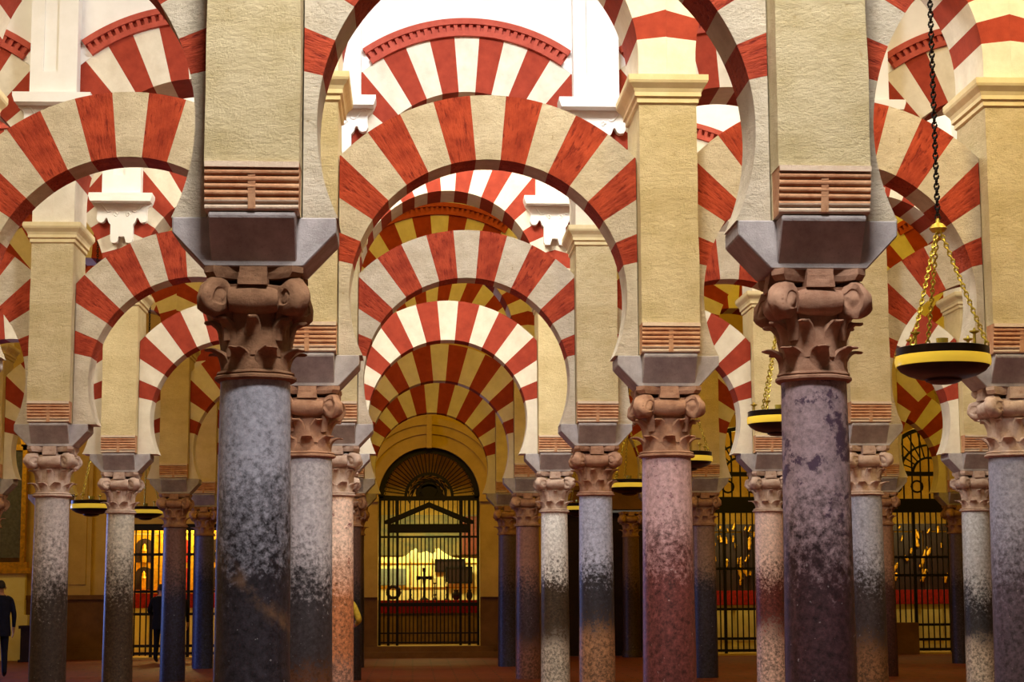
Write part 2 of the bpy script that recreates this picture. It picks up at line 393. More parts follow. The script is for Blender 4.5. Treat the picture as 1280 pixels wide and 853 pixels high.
# ------------------------------------------------------------------ columns and piers
g = lambda *a, **k: (a, k)
SH = {  # colour words, shaft recipe, capital kind, shaft radius top
 ('A',-1): ('grey stone column', dict(top=(120,118,126), low=(60,54,58)), 'dark', .215),
 ('A',0): ('thick blue-grey column with blackened lower half', dict(top=(146,146,156), low=(46,42,48), zmid=2.35, wid=.7, amp=1.1, seed=1., smear=((98,74,56),1.84,.10)), 'dark', .219),
 ('A',1): ('thick purple-grey column with dark blotches', dict(top=(146,126,130), low=(66,44,48), zmid=2.15, wid=.6, amp=.9, speck=(76,58,74), spscale=3.2, splo=.54, seed=2.), 'brown', .207),
 ('A',2): ('grey stone column', dict(top=(130,126,130), low=(66,58,60), seed=9.), 'brown', .21),
 ('B',-1): ('grey stone column', dict(top=(130,126,130), low=(66,58,60), seed=3.), 'brown', .24),
 ('B',0): ('half-hidden speckled grey column with dark brown foot', dict(top=(156,152,160), low=(54,50,56), foot=(112,72,48), zmid=2.1, zfoot=1.0, seed=3.3), 'brown', .235),
 ('B',1): ('pitted mauve column with maroon lower half', dict(top=(168,138,142), low=(104,58,58), zmid=2.2, wid=.6, speck=(126,92,100), spscale=16, splo=.60, seed=4.), 'brown', .243),
 ('B',2): ('grey-blue column with purplish worn foot', dict(top=(138,138,156), low=(84,74,88), zmid=2.2, wid=.8, seed=5.), 'pale', .23),
 ('B',3): ('grey stone column', dict(top=(130,126,130), low=(66,58,60), seed=6.), 'brown', .235),
 ('C',-2): ('grey stone column', dict(top=(130,126,130), low=(66,58,60), seed=6.), 'brown', .23),
 ('C',-1): ('pale grey column with dark mottled lower half', dict(top=(172,162,160), low=(54,44,38), zmid=2.15, wid=.9, amp=1.2, seed=7.), 'pale', .232),
 ('C',0): ('pinkish white column stained orange below', dict(top=(222,194,178), low=(176,112,74), foot=(168,124,104), zmid=2.1, wid=.7, amp=.7, zfoot=.9, speck=(120,66,70), spscale=4, splo=.58, seed=8.), 'pale', .232),
 ('C',1): ('blue-grey column with black band and tan foot', dict(top=(156,158,178), low=(46,44,52), foot=(148,108,78), zmid=2.15, wid=.35, amp=.9, zfoot=1.35, seed=9.), 'brownb', .232),
 ('C',2): ('blue-grey column with streaked dark foot', dict(top=(148,150,168), low=(56,48,52), foot=(120,86,60), zmid=2.1, wid=.5, zfoot=1.1, seed=10.), 'pale', .225),
 ('C',3): ('grey stone column', dict(top=(130,126,130), low=(66,58,60), seed=6.), 'brown', .23),
 ('D',-2): ('grey stone column', dict(top=(130,126,130), low=(66,58,60), seed=6.5), 'pale', .23),
 ('D',-1): ('pale grey column with brown mottled lower half', dict(top=(190,184,172), low=(68,54,42), zmid=2.1, wid=.8, amp=1.2, seed=11.), 'pale', .23),
 ('D',0): ('white column almost hidden behind an orange one', dict(top=(196,184,176), low=(96,80,66), seed=12.), 'pale', .225),
 ('D',1): ('white column with rough brown mottled foot', dict(top=(222,222,220), low=(72,60,48), foot=(178,168,154), zmid=2.1, wid=.35, amp=.9, zfoot=1.0, seed=13.), 'pale', .226),
 ('D',2): ('pinkish white column with maroon band', dict(top=(216,188,176), low=(110,58,54), foot=(206,174,160), zmid=2.1, wid=.4, amp=.9, zfoot=1.15, seed=14.), 'pale', .236),
 ('D',3): ('whitish grey column with black patches and pale foot', dict(top=(190,194,200), low=(58,58,64), foot=(186,172,156), zmid=1.85, wid=.5, amp=1., zfoot=.95, seed=15.), 'pale', .236),
 ('D',4): ('grey stone column', dict(top=(150,146,146), low=(76,68,66), seed=6.6), 'pale', .23),
 ('E',-2): ('brown stone column', dict(top=(116,84,78), low=(66,50,50), seed=16.), 'brown', .22),
 ('E',-1): ('purple-brown column with blue-black foot', dict(top=(112,84,88), low=(44,46,78), zmid=2.1, wid=.7, seed=17.), 'brown', .235),
 ('E',0): ('dark brown column partly hidden by a pale one', dict(top=(92,68,66), low=(46,40,46), seed=18.), 'brown', .22),
 ('E',1): ('brown-mauve column with dark middle', dict(top=(130,92,84), low=(66,50,60), foot=(128,86,78), zmid=2.0, zfoot=.8, seed=19.), 'brown', .24),
 ('E',2): ('brown-grey column with navy lower half', dict(top=(132,106,98), low=(52,48,66), zmid=2.1, seed=20.), 'brown', .232),
 ('E',3): ('rosy brown column with dark maroon lower half', dict(top=(150,116,104), low=(78,48,50), zmid=2.1, seed=21.), 'brown', .23),
 ('E',4): ('brown stone column', dict(top=(116,84,78), low=(66,50,50), seed=22.), 'brown', .22),
 ('F',-2): ('brown stone column', dict(top=(116,84,78), low=(66,50,50), seed=23.), 'brown', .21),
 ('F',-1): ('deep blue stone column', dict(top=(88,84,116), low=(46,54,98), zmid=2.3, seed=24.), 'brown', .225),
 ('F',0): ('dusky stone column', dict(top=(92,76,80), low=(54,48,58), seed=25.), 'brown', .21),
 ('F',1): ('slim purple-grey column beside the arched gate', dict(top=(98,82,92), low=(58,54,80), seed=26.), 'brown', .215),
 ('F',2): ('dusky stone column', dict(top=(110,90,86), low=(54,48,58), seed=27.), 'brown', .21),
 ('F',3): ('dusky stone column', dict(top=(110,90,86), low=(54,48,58), seed=28.), 'brown', .21),
 ('F',4): ('dusky purple column before the right-hand grille', dict(top=(96,82,88), low=(60,50,60), seed=29.), 'brown', .22),
 ('F',5): ('dusky stone column', dict(top=(110,90,86), low=(54,48,58), seed=30.), 'brown', .21),
}
def make_column(row, i):
    x, y = COLX[row][i], ROWY[row]
    word, recipe, cap, r = SH[(row, i)]
    lab = f"{word}, {colpos(i)}, {ROWWORD[row]}"
    t = thing('stone_column', lab, 'column', (x, y, 0), 'columns of the arcades')
    bm = bmesh.new()
    lathe(bm, [(r*1.09,0),(r*1.085,.4),(r*1.075,.9),(r*1.055,1.5),(r*1.03,2.1),(r*1.01,2.6),(r*.995,3.0),(r*.99,ZT)], 56)
    erode(bm, .004, 3, i+ord(row))
    finish('shaft', bm, shaft_mat('shaft_stone', **recipe), t, smooth=True)
    k = r/.205; cm = CAPS[cap]
    rz = 0
    inst('collar', cm['collar'], t, (0,0,ZT), scale=(k,k,1))
    kk = .5*(k+1)
    cp = inst('capital', cm['bell'], t, (0,0,ZT), scale=(kk,kk,1))
    inst('abacus', cm['abacus'], cp)
    for q in range(4):
        inst('volute', cm['volute'], cp, rot=(0,0,PI/4+PI/2*q))
        inst('fleuron', cm['fleuron'], cp, rot=(0,0,PI/2*q))
    inst('impost_block', IMPOST, t, (0,0,ZI0))
    pk = 'r' if row in 'ABC' else 's'
    desc = {'A':'rough tan plaster pier','B':'rough yellowish plaster pier','C':'tan plaster pier','D':'pale cream plaster pier','E':'ochre plaster pier','F':'ochre plaster pier'}[row]
    p = thing('masonry_pier', f"{desc} standing on the column {colpos(i)}, {ROWWORD[row]}", 'pier', (x, y, 0), 'piers above the columns')
    inst('pier_shaft', PIER[pk], p)
    inst('roll_corbel', CORBEL, p); inst('roll_corbel', CORBEL, p, rot=(0,0,PI))
    inst('cornice', CORNICE, p)
for row in ROWS:
    for i in COLX[row]: make_column(row, i)

# ------------------------------------------------------------------ arches
def arch_mesh(name, Rin, zc, Rout, z0, hd, clip, edges, mats, stilt_to=None):
    """edges: joint angles from the crown (deg), mirrored about the crown; first cell (keystone) light, then alternating"""
    bm = bmesh.new()
    end = edges[-1]
    th_clip = math.degrees(math.asin(min(1, clip/Rout)))
    def pts(th):
        a = rad(th); s, c = math.sin(a), math.cos(a)
        r = Rout if abs(s) < 1e-6 else min(Rout, clip/abs(s))
        o = (r*s, max(zc+r*c, z0))
        return (Rin*s, max(zc+Rin*c, z0)), o
    for side in (1, -1):
        cells = []; lo = 0
        for k, e in enumerate(edges):
            cells.append((lo, e, k % 2)); lo = e
        for a0, a1, col in cells:
            ths = [a0]
            n = max(1, int(math.ceil((a1-a0)/2.6)))
            ths += [a0+(a1-a0)*q/n for q in range(1, n+1)]
            if a0 < th_clip < a1: ths.append(th_clip)
            ths = sorted(set(ths))
            for t0, t1 in zip(ths, ths[1:]):
                (i0, o0), (i1, o1) = pts(t0), pts(t1)
                def q(p, y): return bm.verts.new((p[0]*side, y, p[1]))
                f = [q(i0,-hd), q(o0,-hd), q(o1,-hd), q(i1,-hd)]; b = [q(i0,hd), q(o0,hd), q(o1,hd), q(i1,hd)]
                fs = [bm.faces.new(f), bm.faces.new(b[::-1]), bm.faces.new((f[0],f[3],b[3],b[0])), bm.faces.new((f[1],b[1],b[2],f[2]))]
                if t1 == end: fs.append(bm.faces.new((f[3],f[2],b[2],b[3])))
                for x in fs: x.material_index = col
    if stilt_to is not None:
        for side in (1, -1):
            x0, x1 = sorted((Rin*side, clip*side)); box(bm, x0, x1, -hd, hd, stilt_to, z0, 0)
    bmesh.ops.remove_doubles(bm, verts=bm.verts, dist=.0006)
    return finish(name, bm, mats)
ZCL = 4.70
ARC = {'A':(6.07,.655),'B':(6.07,.655),'C':(6.165,.68),'D':(6.05,.675),'E':(6.14,.765),'F':(6.055,.75)}
UPC = {'A':(7.06,1.0),'B':(7.06,1.0),'C':(7.26,.80),'D':(7.06,1.0),'E':(7.06,1.0),'F':(7.06,1.0)}
ZTOP = 11.7
red_word = {'A':'rough red and stone-white','B':'rough red and stone-white','C':'red and grey-white','D':'red and cream','E':'red and ochre','F':'red and ochre'}
for row in ROWS:
    idx = sorted(COLX[row]); y = ROWY[row]
    smooth_row = row in 'DEF'
    ml = [M['white_s'], M['red_s']] if smooth_row else [M['white'], M['red']]
    mu = [M['white_s'], M['red_s']]
    for i, j in zip(idx, idx[1:]):
        x0, x1 = COLX[row][i], COLX[row][j]; S = x1-x0; xc = (x0+x1)/2
        clip = S/2-PW-.009; zt, TL = ARC[row]
        R = min(zt-ZCL, clip-.07); zc = zt-R
        end = 180-math.degrees(math.acos(min(1, (zc-ZI1)/R)))
        ed = [5.1, 15.6, 25.7, 36.2, 46.2, 56.6, 67., 77., end]
        o = arch_mesh('horseshoe_arch', R, zc, R+TL, ZI1, AD, clip, ed, ml)
        o.location = (xc, y, 0)
        tag(o, f"{red_word[row]} lower horseshoe arch, {baypos(i)}, {ROWWORD[row]}", 'arch', 'lower horseshoe arches')
        ZCU, tu = UPC[row]; Rin = S/2-PW; Ro = Rin+tu
        w = 8.75
        ed = [w/2+w*k for k in range(10)]+[90]
        u = arch_mesh('round_arch', Rin, ZCU, Ro, ZCU, PD, S/2-.0006, ed, mu, stilt_to=ZC1+.001)
        u.location = (xc, y, 0)
        tag(u, f"{red_word[row].replace('rough ','')} upper round arch, {baypos(i)}, {ROWWORD[row]}", 'arch', 'upper round arches')
        # plastered wall carried by the arch, up to the ceiling
        bm = bmesh.new(); n = 28; prev = None
        for k in range(n+1):
            dx = (-.5+k/n)*(S-.0012); z = ZCU+math.sqrt(Ro*Ro-dx*dx)-.004
            cur = [bm.verts.new((dx, yy, zz)) for yy, zz in ((-PD,z),(-PD,ZTOP),(PD,ZTOP),(PD,z))]
            if prev:
                for q in range(4): bm.faces.new((prev[q], prev[(q+1)%4], cur[(q+1)%4], cur[q]))
            prev = cur
        finish('spandrel_wall', bm, M['stucco'], u)
        # red moulding with a dentil course round the back of the arch (front side)
        thm = math.asin(min(1, (S/2-.335)/(Ro+.245)))
        bm = bmesh.new(); n = 46
        for (r0, r1, pr) in ((Ro-.005, Ro+.07, .075), (Ro+.07, Ro+.16, .004), (Ro+.16, Ro+.245, .095)):
            prev = None
            for k in range(n+1):
                a = -thm+2*thm*k/n; s, c = math.sin(a), math.cos(a)
                cur = [bm.verts.new((r0*s,-PD+.04,ZCU+r0*c)), bm.verts.new((r0*s,-PD-pr,ZCU+r0*c)), bm.verts.new((r1*s,-PD-pr,ZCU+r1*c)), bm.verts.new((r1*s,-PD+.04,ZCU+r1*c))]
                if prev:
                    for q in range(4): bm.faces.new((prev[q], prev[(q+1)%4], cur[(q+1)%4], cur[q]))
                else: bm.faces.new(cur)
                prev = cur
            bm.faces.new(prev[::-1])
        nd_ = int(2*thm*(Ro+.115)/.105)
        for k in range(nd_):
            a = -thm+2*thm*(k+.5)/nd_
            b2 = bmesh.new(); box(b2, -.026, .026, -PD-.066, -PD, Ro+.065, Ro+.165)
            me = bpy.data.meshes.new('d'); b2.to_mesh(me); b2.free()
            me.transform(Matrix.Translation((0,0,ZCU)) @ Matrix.Rotation(a, 4, 'Y')); bm.from_mesh(me); bpy.data.meshes.remove(me)
        finish('dentil_moulding', bm, M['moulding'], u)

# white pilasters on scrolled brackets (third and fourth rows)
def bracket_outline():
    h = [(0,0),(0,.0)]
    R = [(.50,-.02),(.50,-.06),(.46,-.09),(.43,-.12),(.42,-.16),(.42,-.22),(.43,-.30),(.40,-.355),(.34,-.365),(.30,-.34),(.285,-.30),(.265,-.28),(.245,-.30),(.225,-.36),(.19,-.40),(.19,-.46),(.19,-.66),(.17,-.70),(.13,-.71),(.075,-.70),(.06,-.64),(.045,-.60)]
    return [(x, z) for x, z in R]+[(-x, z) for x, z in R[::-1]]
for row, zb in (('C', 8.62), ('D', 8.44)):
    for i, x in COLX[row].items():
        t = thing('stucco_pilaster', f"white pilaster on scrolled bracket above the pier {colpos(i)}, {ROWWORD[row]}", 'pilaster', (x, ROWY[row], 0), 'white pilasters on brackets')
        f0 = -PD-.02
        bm = bmesh.new(); box(bm, -.32, .32, f0-.22, -PD-.004, zb, ZTOP-.02)
        # raised frame leaving a sunk panel
        for a, b, c, d in ((-.32,-.15,zb+.02,ZTOP),(-.02,.12,zb+.02,ZTOP)): pass
        box(bm, -.32,-.14, f0-.25, f0-.22, zb, ZTOP); box(bm, .06,.32, f0-.25, f0-.22, zb, ZTOP); box(bm, -.14,.06, f0-.25, f0-.22, zb, zb+.32)
        finish('pilaster_shaft', bm, M['stucco'], t)
        bm = bmesh.new()
        extrude_y(bm, [(-.5,zb-.14),(.5,zb-.14),(.53,zb-.05),(.53,zb),(-.53,zb),(-.53,zb-.05)], f0-.36, -PD-.004)
        finish('bracket_slab', bm, M['stucco'], t)
        bm = bmesh.new()
        extrude_y(bm, [(px*.98, zb-.10+pz) for px, pz in bracket_outline()], f0-.12, -PD-.004)
        # scroll reliefs on the face
        for s in (-1, 1):
            tube(bm, [(s*(.40-.22*u), f0-.122, zb-.17-.10*u+.035*math.sin(u*6.3)) for u in [k/10 for k in range(11)]], .016, 6)
            tube(bm, [(s*(.10+.035*math.cos(u)*(1-u/9)), f0-.122, zb-.33+.045*math.sin(u)*(1-u/9)) for u in [k*.5 for k in range(14)]], .014, 6)
        finish('scroll_bracket', bm, M['stucco'], t, smooth=False)

# ------------------------------------------------------------------ shell: floor, ceiling, end wall with chapel openings
X0, X1 = -17., 25.
bm = bmesh.new(); box(bm, X0, X1, -6, WALLY+6, -.3, 0); struct(finish('floor', bm, M['floor']))
bm = bmesh.new(); box(bm, X0, X1, 4.5, WALLY+6, ZTOP+.02, ZTOP+.3); struct(finish('ceiling', bm, M['ceil']))
bm = bmesh.new(); box(bm, X0-.4, X0, 4.5, WALLY+6, 0, ZTOP); struct(finish('wall_left', bm, M['ochre']))
bm = bmesh.new(); box(bm, X1, X1+.4, 4.5, WALLY+6, 0, ZTOP); struct(finish('wall_right', bm, M['ochre']))
OPEN = [  # centre, half width, sill, springing, arch radius (0: flat)
 ('gate4', -6.55, 1.42, .05, 3.62, 0), ('gate1', .44, 1.39, .32, 4.30, 1.39), ('door', 5.1, 1.5, 0, 3.98, 0),
 ('gate2', 9.05, 1.4, .05, 4.95, 1.32), ('gate3', 14.35, 1.4, .05, 4.95, 1.32)]
bm = bmesh.new()
def ztop(xx, o):
    _, c, hw, s, sp, r = o
    if not r: return sp
    d = (xx-c)/hw
    return sp+r*math.sqrt(max(0, 1-d*d))
xcur = X0
for o in OPEN:
    _, c, hw, s, sp, r = o
    box(bm, xcur, c-hw, WALLY, WALLY+.7, 0, ZTOP)
    n = 40 if r else 1
    for k in range(n):
        a0 = -math.cos(PI*k/n); a1 = -math.cos(PI*(k+1)/n)
        xa, xb = c+hw*a0, c+hw*a1; za, zb = ztop(xa, o), ztop(xb, o)
        extrude_y(bm, [(xa,za),(xb,zb),(xb,ZTOP),(xa,ZTOP)], WALLY, WALLY+.7)
    if s > 0: box(bm, c-hw, c+hw, WALLY-.0, WALLY+.7, 0, s)
    xcur = c+hw
box(bm, xcur, X1, WALLY, WALLY+.7, 0, ZTOP)
struct(finish('wall_back', bm, M['ochre']))
def ring_band(bm, c, r0, r1, zc, y0, y1, a0=-90, a1=90, n=40, mi=0):
    prev = None
    for k in range(n+1):
        a = rad(a0+(a1-a0)*k/n); s, co = math.sin(a), math.cos(a)
        cur = [bm.verts.new((c+r*s, yy, zc+r*co)) for r, yy in ((r0,y0),(r1,y0),(r1,y1),(r0,y1))]
        if prev:
            for q in range(4): bm.faces.new((prev[q], prev[(q+1)%4], cur[(q+1)%4], cur[q])).material_index = mi
        else: bm.faces.new(cur)
        prev = cur
    bm.faces.new(prev[::-1])
# archivolt and jamb pilasters round the central gate
bm = bmesh.new(); c = .44
ring_band(bm, c, 1.39, 1.75, 4.30, WALLY-.10, WALLY+.01); ring_band(bm, c, 1.75, 2.0, 4.30, WALLY-.16, WALLY+.01); ring_band(bm, c, 2.0, 2.18, 4.30, WALLY-.22, WALLY+.01)
for s in (-1, 1):
    box(bm, *sorted((c+s*1.39, c+s*1.95)), WALLY-.12, WALLY+.01, 1.75, 4.22)
    box(bm, *sorted((c+s*1.37, c+s*2.2)), WALLY-.22, WALLY+.01, 4.20, 4.34)
    box(bm, *sorted((c+s*1.39, c+s*2.05)), WALLY-.14, WALLY+.01, 1.62, 1.76)
box(bm, c-.07, c+.07, WALLY-.3, WALLY, 5.66, 6.6)
struct(finish('trim_1', bm, M['ochre']))
bm = bmesh.new()
for a, b in ((X0, -7.97), (-5.13, -.95), (1.83, 3.6), (6.6, 7.65), (10.45, 12.95), (15.75, X1)):
    box(bm, a, b, WALLY-.05, WALLY+.01, 0, 1.60); box(bm, a, b, WALLY-.12, WALLY+.01, 1.60, 1.72); box(bm, a, b, WALLY-.14, WALLY+.01, 0, .30); box(bm, a, b, WALLY-.09, WALLY+.01, .3, .36)
box(bm, c-2.1, c+2.1, WALLY-.45, WALLY-.02, 0, .16); box(bm, c-1.75, c+1.75, WALLY-.28, WALLY-.02, .16, .3)
box(bm, 12.98, 13.85, WALLY-.15, WALLY+.3, 0, .86)
struct(finish('trim_2', bm, M['dado']))
bm = bmesh.new()
for x in (-9.0, -4.7, -2.6, 3.2, 7.1, 11.6, 16.5):
    box(bm, x-.35, x+.35, WALLY-.11, WALLY+.01, 1.72, 6.2); box(bm, x-.42, x+.42, WALLY-.18, WALLY+.01, 6.2, 6.45)
    box(bm, x-.22, x+.22, WALLY-.14, WALLY-.10, 2.0, 6.0)
struct(finish('trim_3', bm, M['ochre']))
# chapels behind the openings
def chapel(n, xa, xb, depth, top, mat):
    bm = bmesh.new(); y0 = WALLY+.7; y1 = y0+depth
    box(bm, xa-.15, xb+.15, y1, y1+.15, 0, top); box(bm, xa-.15, xa, y0, y1, 0, top); box(bm, xb, xb+.15, y0, y1, 0, top); box(bm, xa-.15, xb+.15, y0, y1+.15, top, top+.15)
    struct(finish(f'wall_chapel_{n}', bm, mat))
M['chap'] = rough_mat('pale_chapel_plaster', (196,176,110), (220,202,140), 2, 16, .2, .01)
M['chap_g'] = rough_mat('grey_green_mural', (92,100,84), (150,132,84), 2.2, 12, .2, .01, c3=(150,84,44))
M['chap_u'] = rough_mat('ochre_chapel_mural', (150,116,48), (186,150,70), 2, 14, .2, .01, c3=(104,60,30))
chapel(1, -1.6, 2.5, 3.6, 7., M['chap_u']); chapel(2, -8.6, -4.6, 3., 6., M['chap']); chapel(3, 7.2, 10.9, 3., 7.2, M['chap_u']); chapel(4, 12.5, 16.2, 3., 7.2, M['chap_u'])

# ------------------------------------------------------------------ gates
def rod(bm, p, q, r, n=6): tube(bm, [p, q], r, n)
def gate_center():
    c = .44; y = WALLY+.12
    t = thing('iron_gate', 'black wrought iron gate with sunburst fanlight at the end of the aisle', 'gate', (c, y, .32), 'wrought iron gates')
    def L(z): return z-.32
    bm = bmesh.new()   # frame
    for x in (-1.34, -1.10, -.86, .86, 1.10, 1.34): box(bm, x-.035, x+.035, -.035, .035, 0, L(4.3))
    box(bm, -1.39, 1.39, -.05, .05, L(4.24), L(4.36))
    ring_band(bm, 0, 1.24, 1.385, L(4.30), -.05, .05)
    finish('gate_frame', bm, M['iron'], t)
    bm = bmesh.new()
    for k in range(-8, 9):
        x = k*.105
        rod(bm, (x,0,.05), (x,0,L(3.27)), .017); 
    for x in (-1.22, -.98, .98, 1.22): rod(bm, (x,0,.05), (x,0,L(4.26)), .017)
    for k in range(-7, 8): rod(bm, (k*.13,0,L(3.4)), (k*.13,0,L(4.25)), .014)
    finish('bar_panel', bm, M['iron'], t)
    for z, h in ((.08,.02),(.33,.02),(L(1.42),.05),(L(3.25),.03)):
        bm = bmesh.new(); box(bm, -1.36, 1.36, -.03, .03, z-h, z+h); finish('rail', bm, M['iron'], t)
    bm = bmesh.new()
    box(bm, -1.12, 1.12, -.07, .07, L(3.36), L(3.60))
    extrude_y(bm, [(-1.24,L(3.60)),(-1.05,L(3.60)),(0,L(4.05)),(1.05,L(3.60)),(1.24,L(3.60)),(1.2,L(3.70)),(0,L(4.2)),(-1.2,L(3.70))], -.06, .06)
    finish('pediment', bm, M['iron'], t)
    bm = bmesh.new()
    zc = L(4.33)
    ring_band(bm, 0, .60, .68, zc, -.04, .04); ring_band(bm, 0, .30, .36, zc, -.03, .03)
    for k in range(31):
        a = rad(-88+176*k/30); s, co = math.sin(a), math.cos(a)
        rod(bm, (.64*s,0,zc+.64*co), (1.28*s,0,zc+1.28*co), .017)
        if k < 30:
            a2 = a+rad(176/60); tube(bm, [(1.24*math.sin(a),0,zc+1.24*math.cos(a)),(1.19*math.sin(a2),0,zc+1.19*math.cos(a2)),(1.24*math.sin(a+rad(176/30)),0,zc+1.24*math.cos(a+rad(176/30)))], .012, 5)
    # scrollwork rosette filling the hub
    for k in range(9):
        a = rad(-80+160*k/8)
        tube(bm, [((.1+.045*q)*math.sin(a+.5*math.sin(q*1.1)), 0, zc+(.1+.045*q)*math.cos(a+.5*math.sin(q*1.1))) for q in range(12)], .03, 6)
    ring_band(bm, 0, .02, .36, zc, -.02, .02)
    lathe(bm, [(.02,-.03),(.22,-.03),(.26,0),(.22,.03),(.02,.03)], 20, Matrix.Translation((0,0,zc+.2)) @ Matrix.Rotation(PI/2, 4, 'X'))
    finish('fanlight', bm, M['iron'], t)
gate_center()
def gate_side(c, hw, label, tall, rails, ytr, beam=.2):
    y = WALLY+.12
    t = thing('iron_gate', label, 'gate', (c, y, .05), 'wrought iron gates')
    bm = bmesh.new()
    for s in (-1, -.36, .36, 1): box(bm, s*(hw-.05)-.04, s*(hw-.05)+.04, -.04, .04, 0, ytr)
    box(bm, -hw, hw, -.08, .08, ytr-.02, ytr+beam)
    finish('gate_frame', bm, M['iron'], t)
    bm = bmesh.new(); n = int(2*hw/.15)
    for k in range(1, n): rod(bm, (-hw+2*hw*k/n,0,.04), (-hw+2*hw*k/n,0,ytr), .02)
    finish('bar_panel', bm, M['iron'], t)
    for z in rails:
        bm = bmesh.new(); box(bm, -hw+.02, hw-.02, -.03, .03, z-.035, z+.035); finish('rail', bm, M['iron'], t)
    if tall:
        bm = bmesh.new(); zc = 4.9; r = 1.3
        for k in range(-5, 6):
            x = k*.24; rod(bm, (x,0,ytr+beam), (x,0,zc+math.sqrt(max(0,r*r-x*x))*.98), .024)
        ring_band(bm, 0, r-.1, r+.01, zc, -.05, .05)
        for rr in (.45, .8):
            ring_band(bm, 0, rr-.03, rr+.03, zc, -.03, .03)
        for k in range(13):
            a = rad(-84+14*k); rod(bm, (.45*math.sin(a),0,zc+.45*math.cos(a)), (1.25*math.sin(a),0,zc+1.25*math.cos(a)), .02)
        box(bm, -1.32, 1.32, -.05, .05, zc-.06, zc+.06)
        for k in range(4):
            s = (-.95,-.35,.35,.95)[k]
            tube(bm, [(s+.16*math.cos(u), 0, 4.55+.16*math.sin(u)) for u in [q*PI/6 for q in range(12)]], .03, 6, closed=True)
        finish('fanlight', bm, M['iron'], t)
gate_side(-6.55, 1.42, 'black iron gate of a brightly lit chapel, two people in front', False, (.1,.3,1.15,1.75,2.75), 3.42)
gate_side(9.05, 1.4, 'black iron gate with tall arched top, right of the brown doorway', True, (.08,.4,1.2,2.3), 3.85, .42)
gate_side(14.35, 1.4, 'black iron gate with low masonry plinth at its left foot', True, (.08,.35,.75,2.1,2.6), 3.85, .36)
# dark timber door
t = thing('timber_door', 'dark timber double door under a brown lintel behind a brown half-hidden column', 'door', (5.1, WALLY+.2, 0))
for s in (-1, 1):
    bm = bmesh.new(); xa, xb = sorted((s*.01, s*1.49)); box(bm, xa, xb, -.04, .04, .01, 3.9)
    for zz in (.25, 1.45, 2.65):
        box(bm, xa+.15, xb-.15, -.07, -.04, zz, zz+1.0); box(bm, xa+.27, xb-.27, -.09, -.07, zz+.12, zz+.88)
    lf = finish('door_leaf', bm, M['wood'], t)
    bm = bmesh.new(); tube(bm, [(s*.12+.05*math.cos(u), -.1, 1.6+.05*math.sin(u)) for u in [q*PI/6 for q in range(12)]], .012, 6, closed=True)
    finish('door_ring', bm, M['iron'], lf)
bm = bmesh.new(); box(bm, 3.5, 6.7, WALLY-.16, WALLY+.05, 3.98, 4.5); box(bm, 3.4, 6.8, WALLY-.22, WALLY+.05, 4.5, 4.62); struct(finish('trim_4', bm, M['dado']))
# engaged column before the timber door
def wall_column(x, y):
    t = thing('stone_column', 'dim brown column standing against the dark timber doorway', 'column', (x, y, 0), 'columns of the arcades')
    bm = bmesh.new(); lathe(bm, [(.27,0),(.27,.12),(.25,.16),(.24,.2),(.235,1.5),(.22,3.2)], 40)
    finish('shaft', bm, shaft_mat('shaft_stone', (112,84,64), (66,46,42), seed=33.), t, smooth=True)
    cm = CAPS['brown']
    inst('collar', cm['collar'], t, (0,0,3.2)); cp = inst('capital', cm['bell'], t, (0,0,3.2)); inst('abacus', cm['abacus'], cp)
    for q in range(4): inst('volute', cm['volute'], cp, rot=(0,0,PI/4+PI/2*q)); inst('fleuron', cm['fleuron'], cp, rot=(0,0,PI/2*q))
wall_column(5.87, 50.2)

# ------------------------------------------------------------------ altars inside the chapels
M['altar'] = rough_mat('carved_altar_stone', (134,104,60), (160,128,78), 4, 14, .8, .03)
M['cloth'] = flat_mat('crimson_cloth', (150,28,22), .8, 0, .2)
M['cream'] = rough_mat('cream_panel', (240,226,150), (250,240,180), 3, 20, .1, .01)
M['greyp'] = rough_mat('grey_panel', (120,130,124), (150,158,146), 3, 20, .2, .01)
ay = WALLY+1.9
t = thing('altar_table', 'carved stone altar behind the arched central gate', 'altar', (.44, ay, 0), 'chapel altars')
bm = bmesh.new(); box(bm, -1.45, 1.45, -.4, .5, 0, 1.44); 
for k in range(5): box(bm, -1.3+.53*k, -.86+.53*k, -.46, -.4, .3, 1.1)
box(bm, -1.55, 1.55, -.5, .5, 0, .14); finish('altar_body', bm, M['altar'], t)
bm = bmesh.new(); box(bm, -1.5, 1.5, -.5, .55, 1.44, 1.5); finish('altar_slab', bm, M['altar'], t)
bm = bmesh.new(); box(bm, -1.48, 1.48, -.53, .5, 1.505, 1.525)
n = 60
for k in range(n):
    xa, xb = -1.48+2.96*k/n, -1.48+2.96*(k+1)/n; d = .012*math.sin(k*1.1)
    box(bm, xa, xb, -.545+d, -.518+d, 1.17, 1.525)
tag(finish('altar_cloth', bm, M['cloth'], loc=(.44, ay, 0)), 'crimson cloth hanging over the altar behind the central gate', 'cloth')
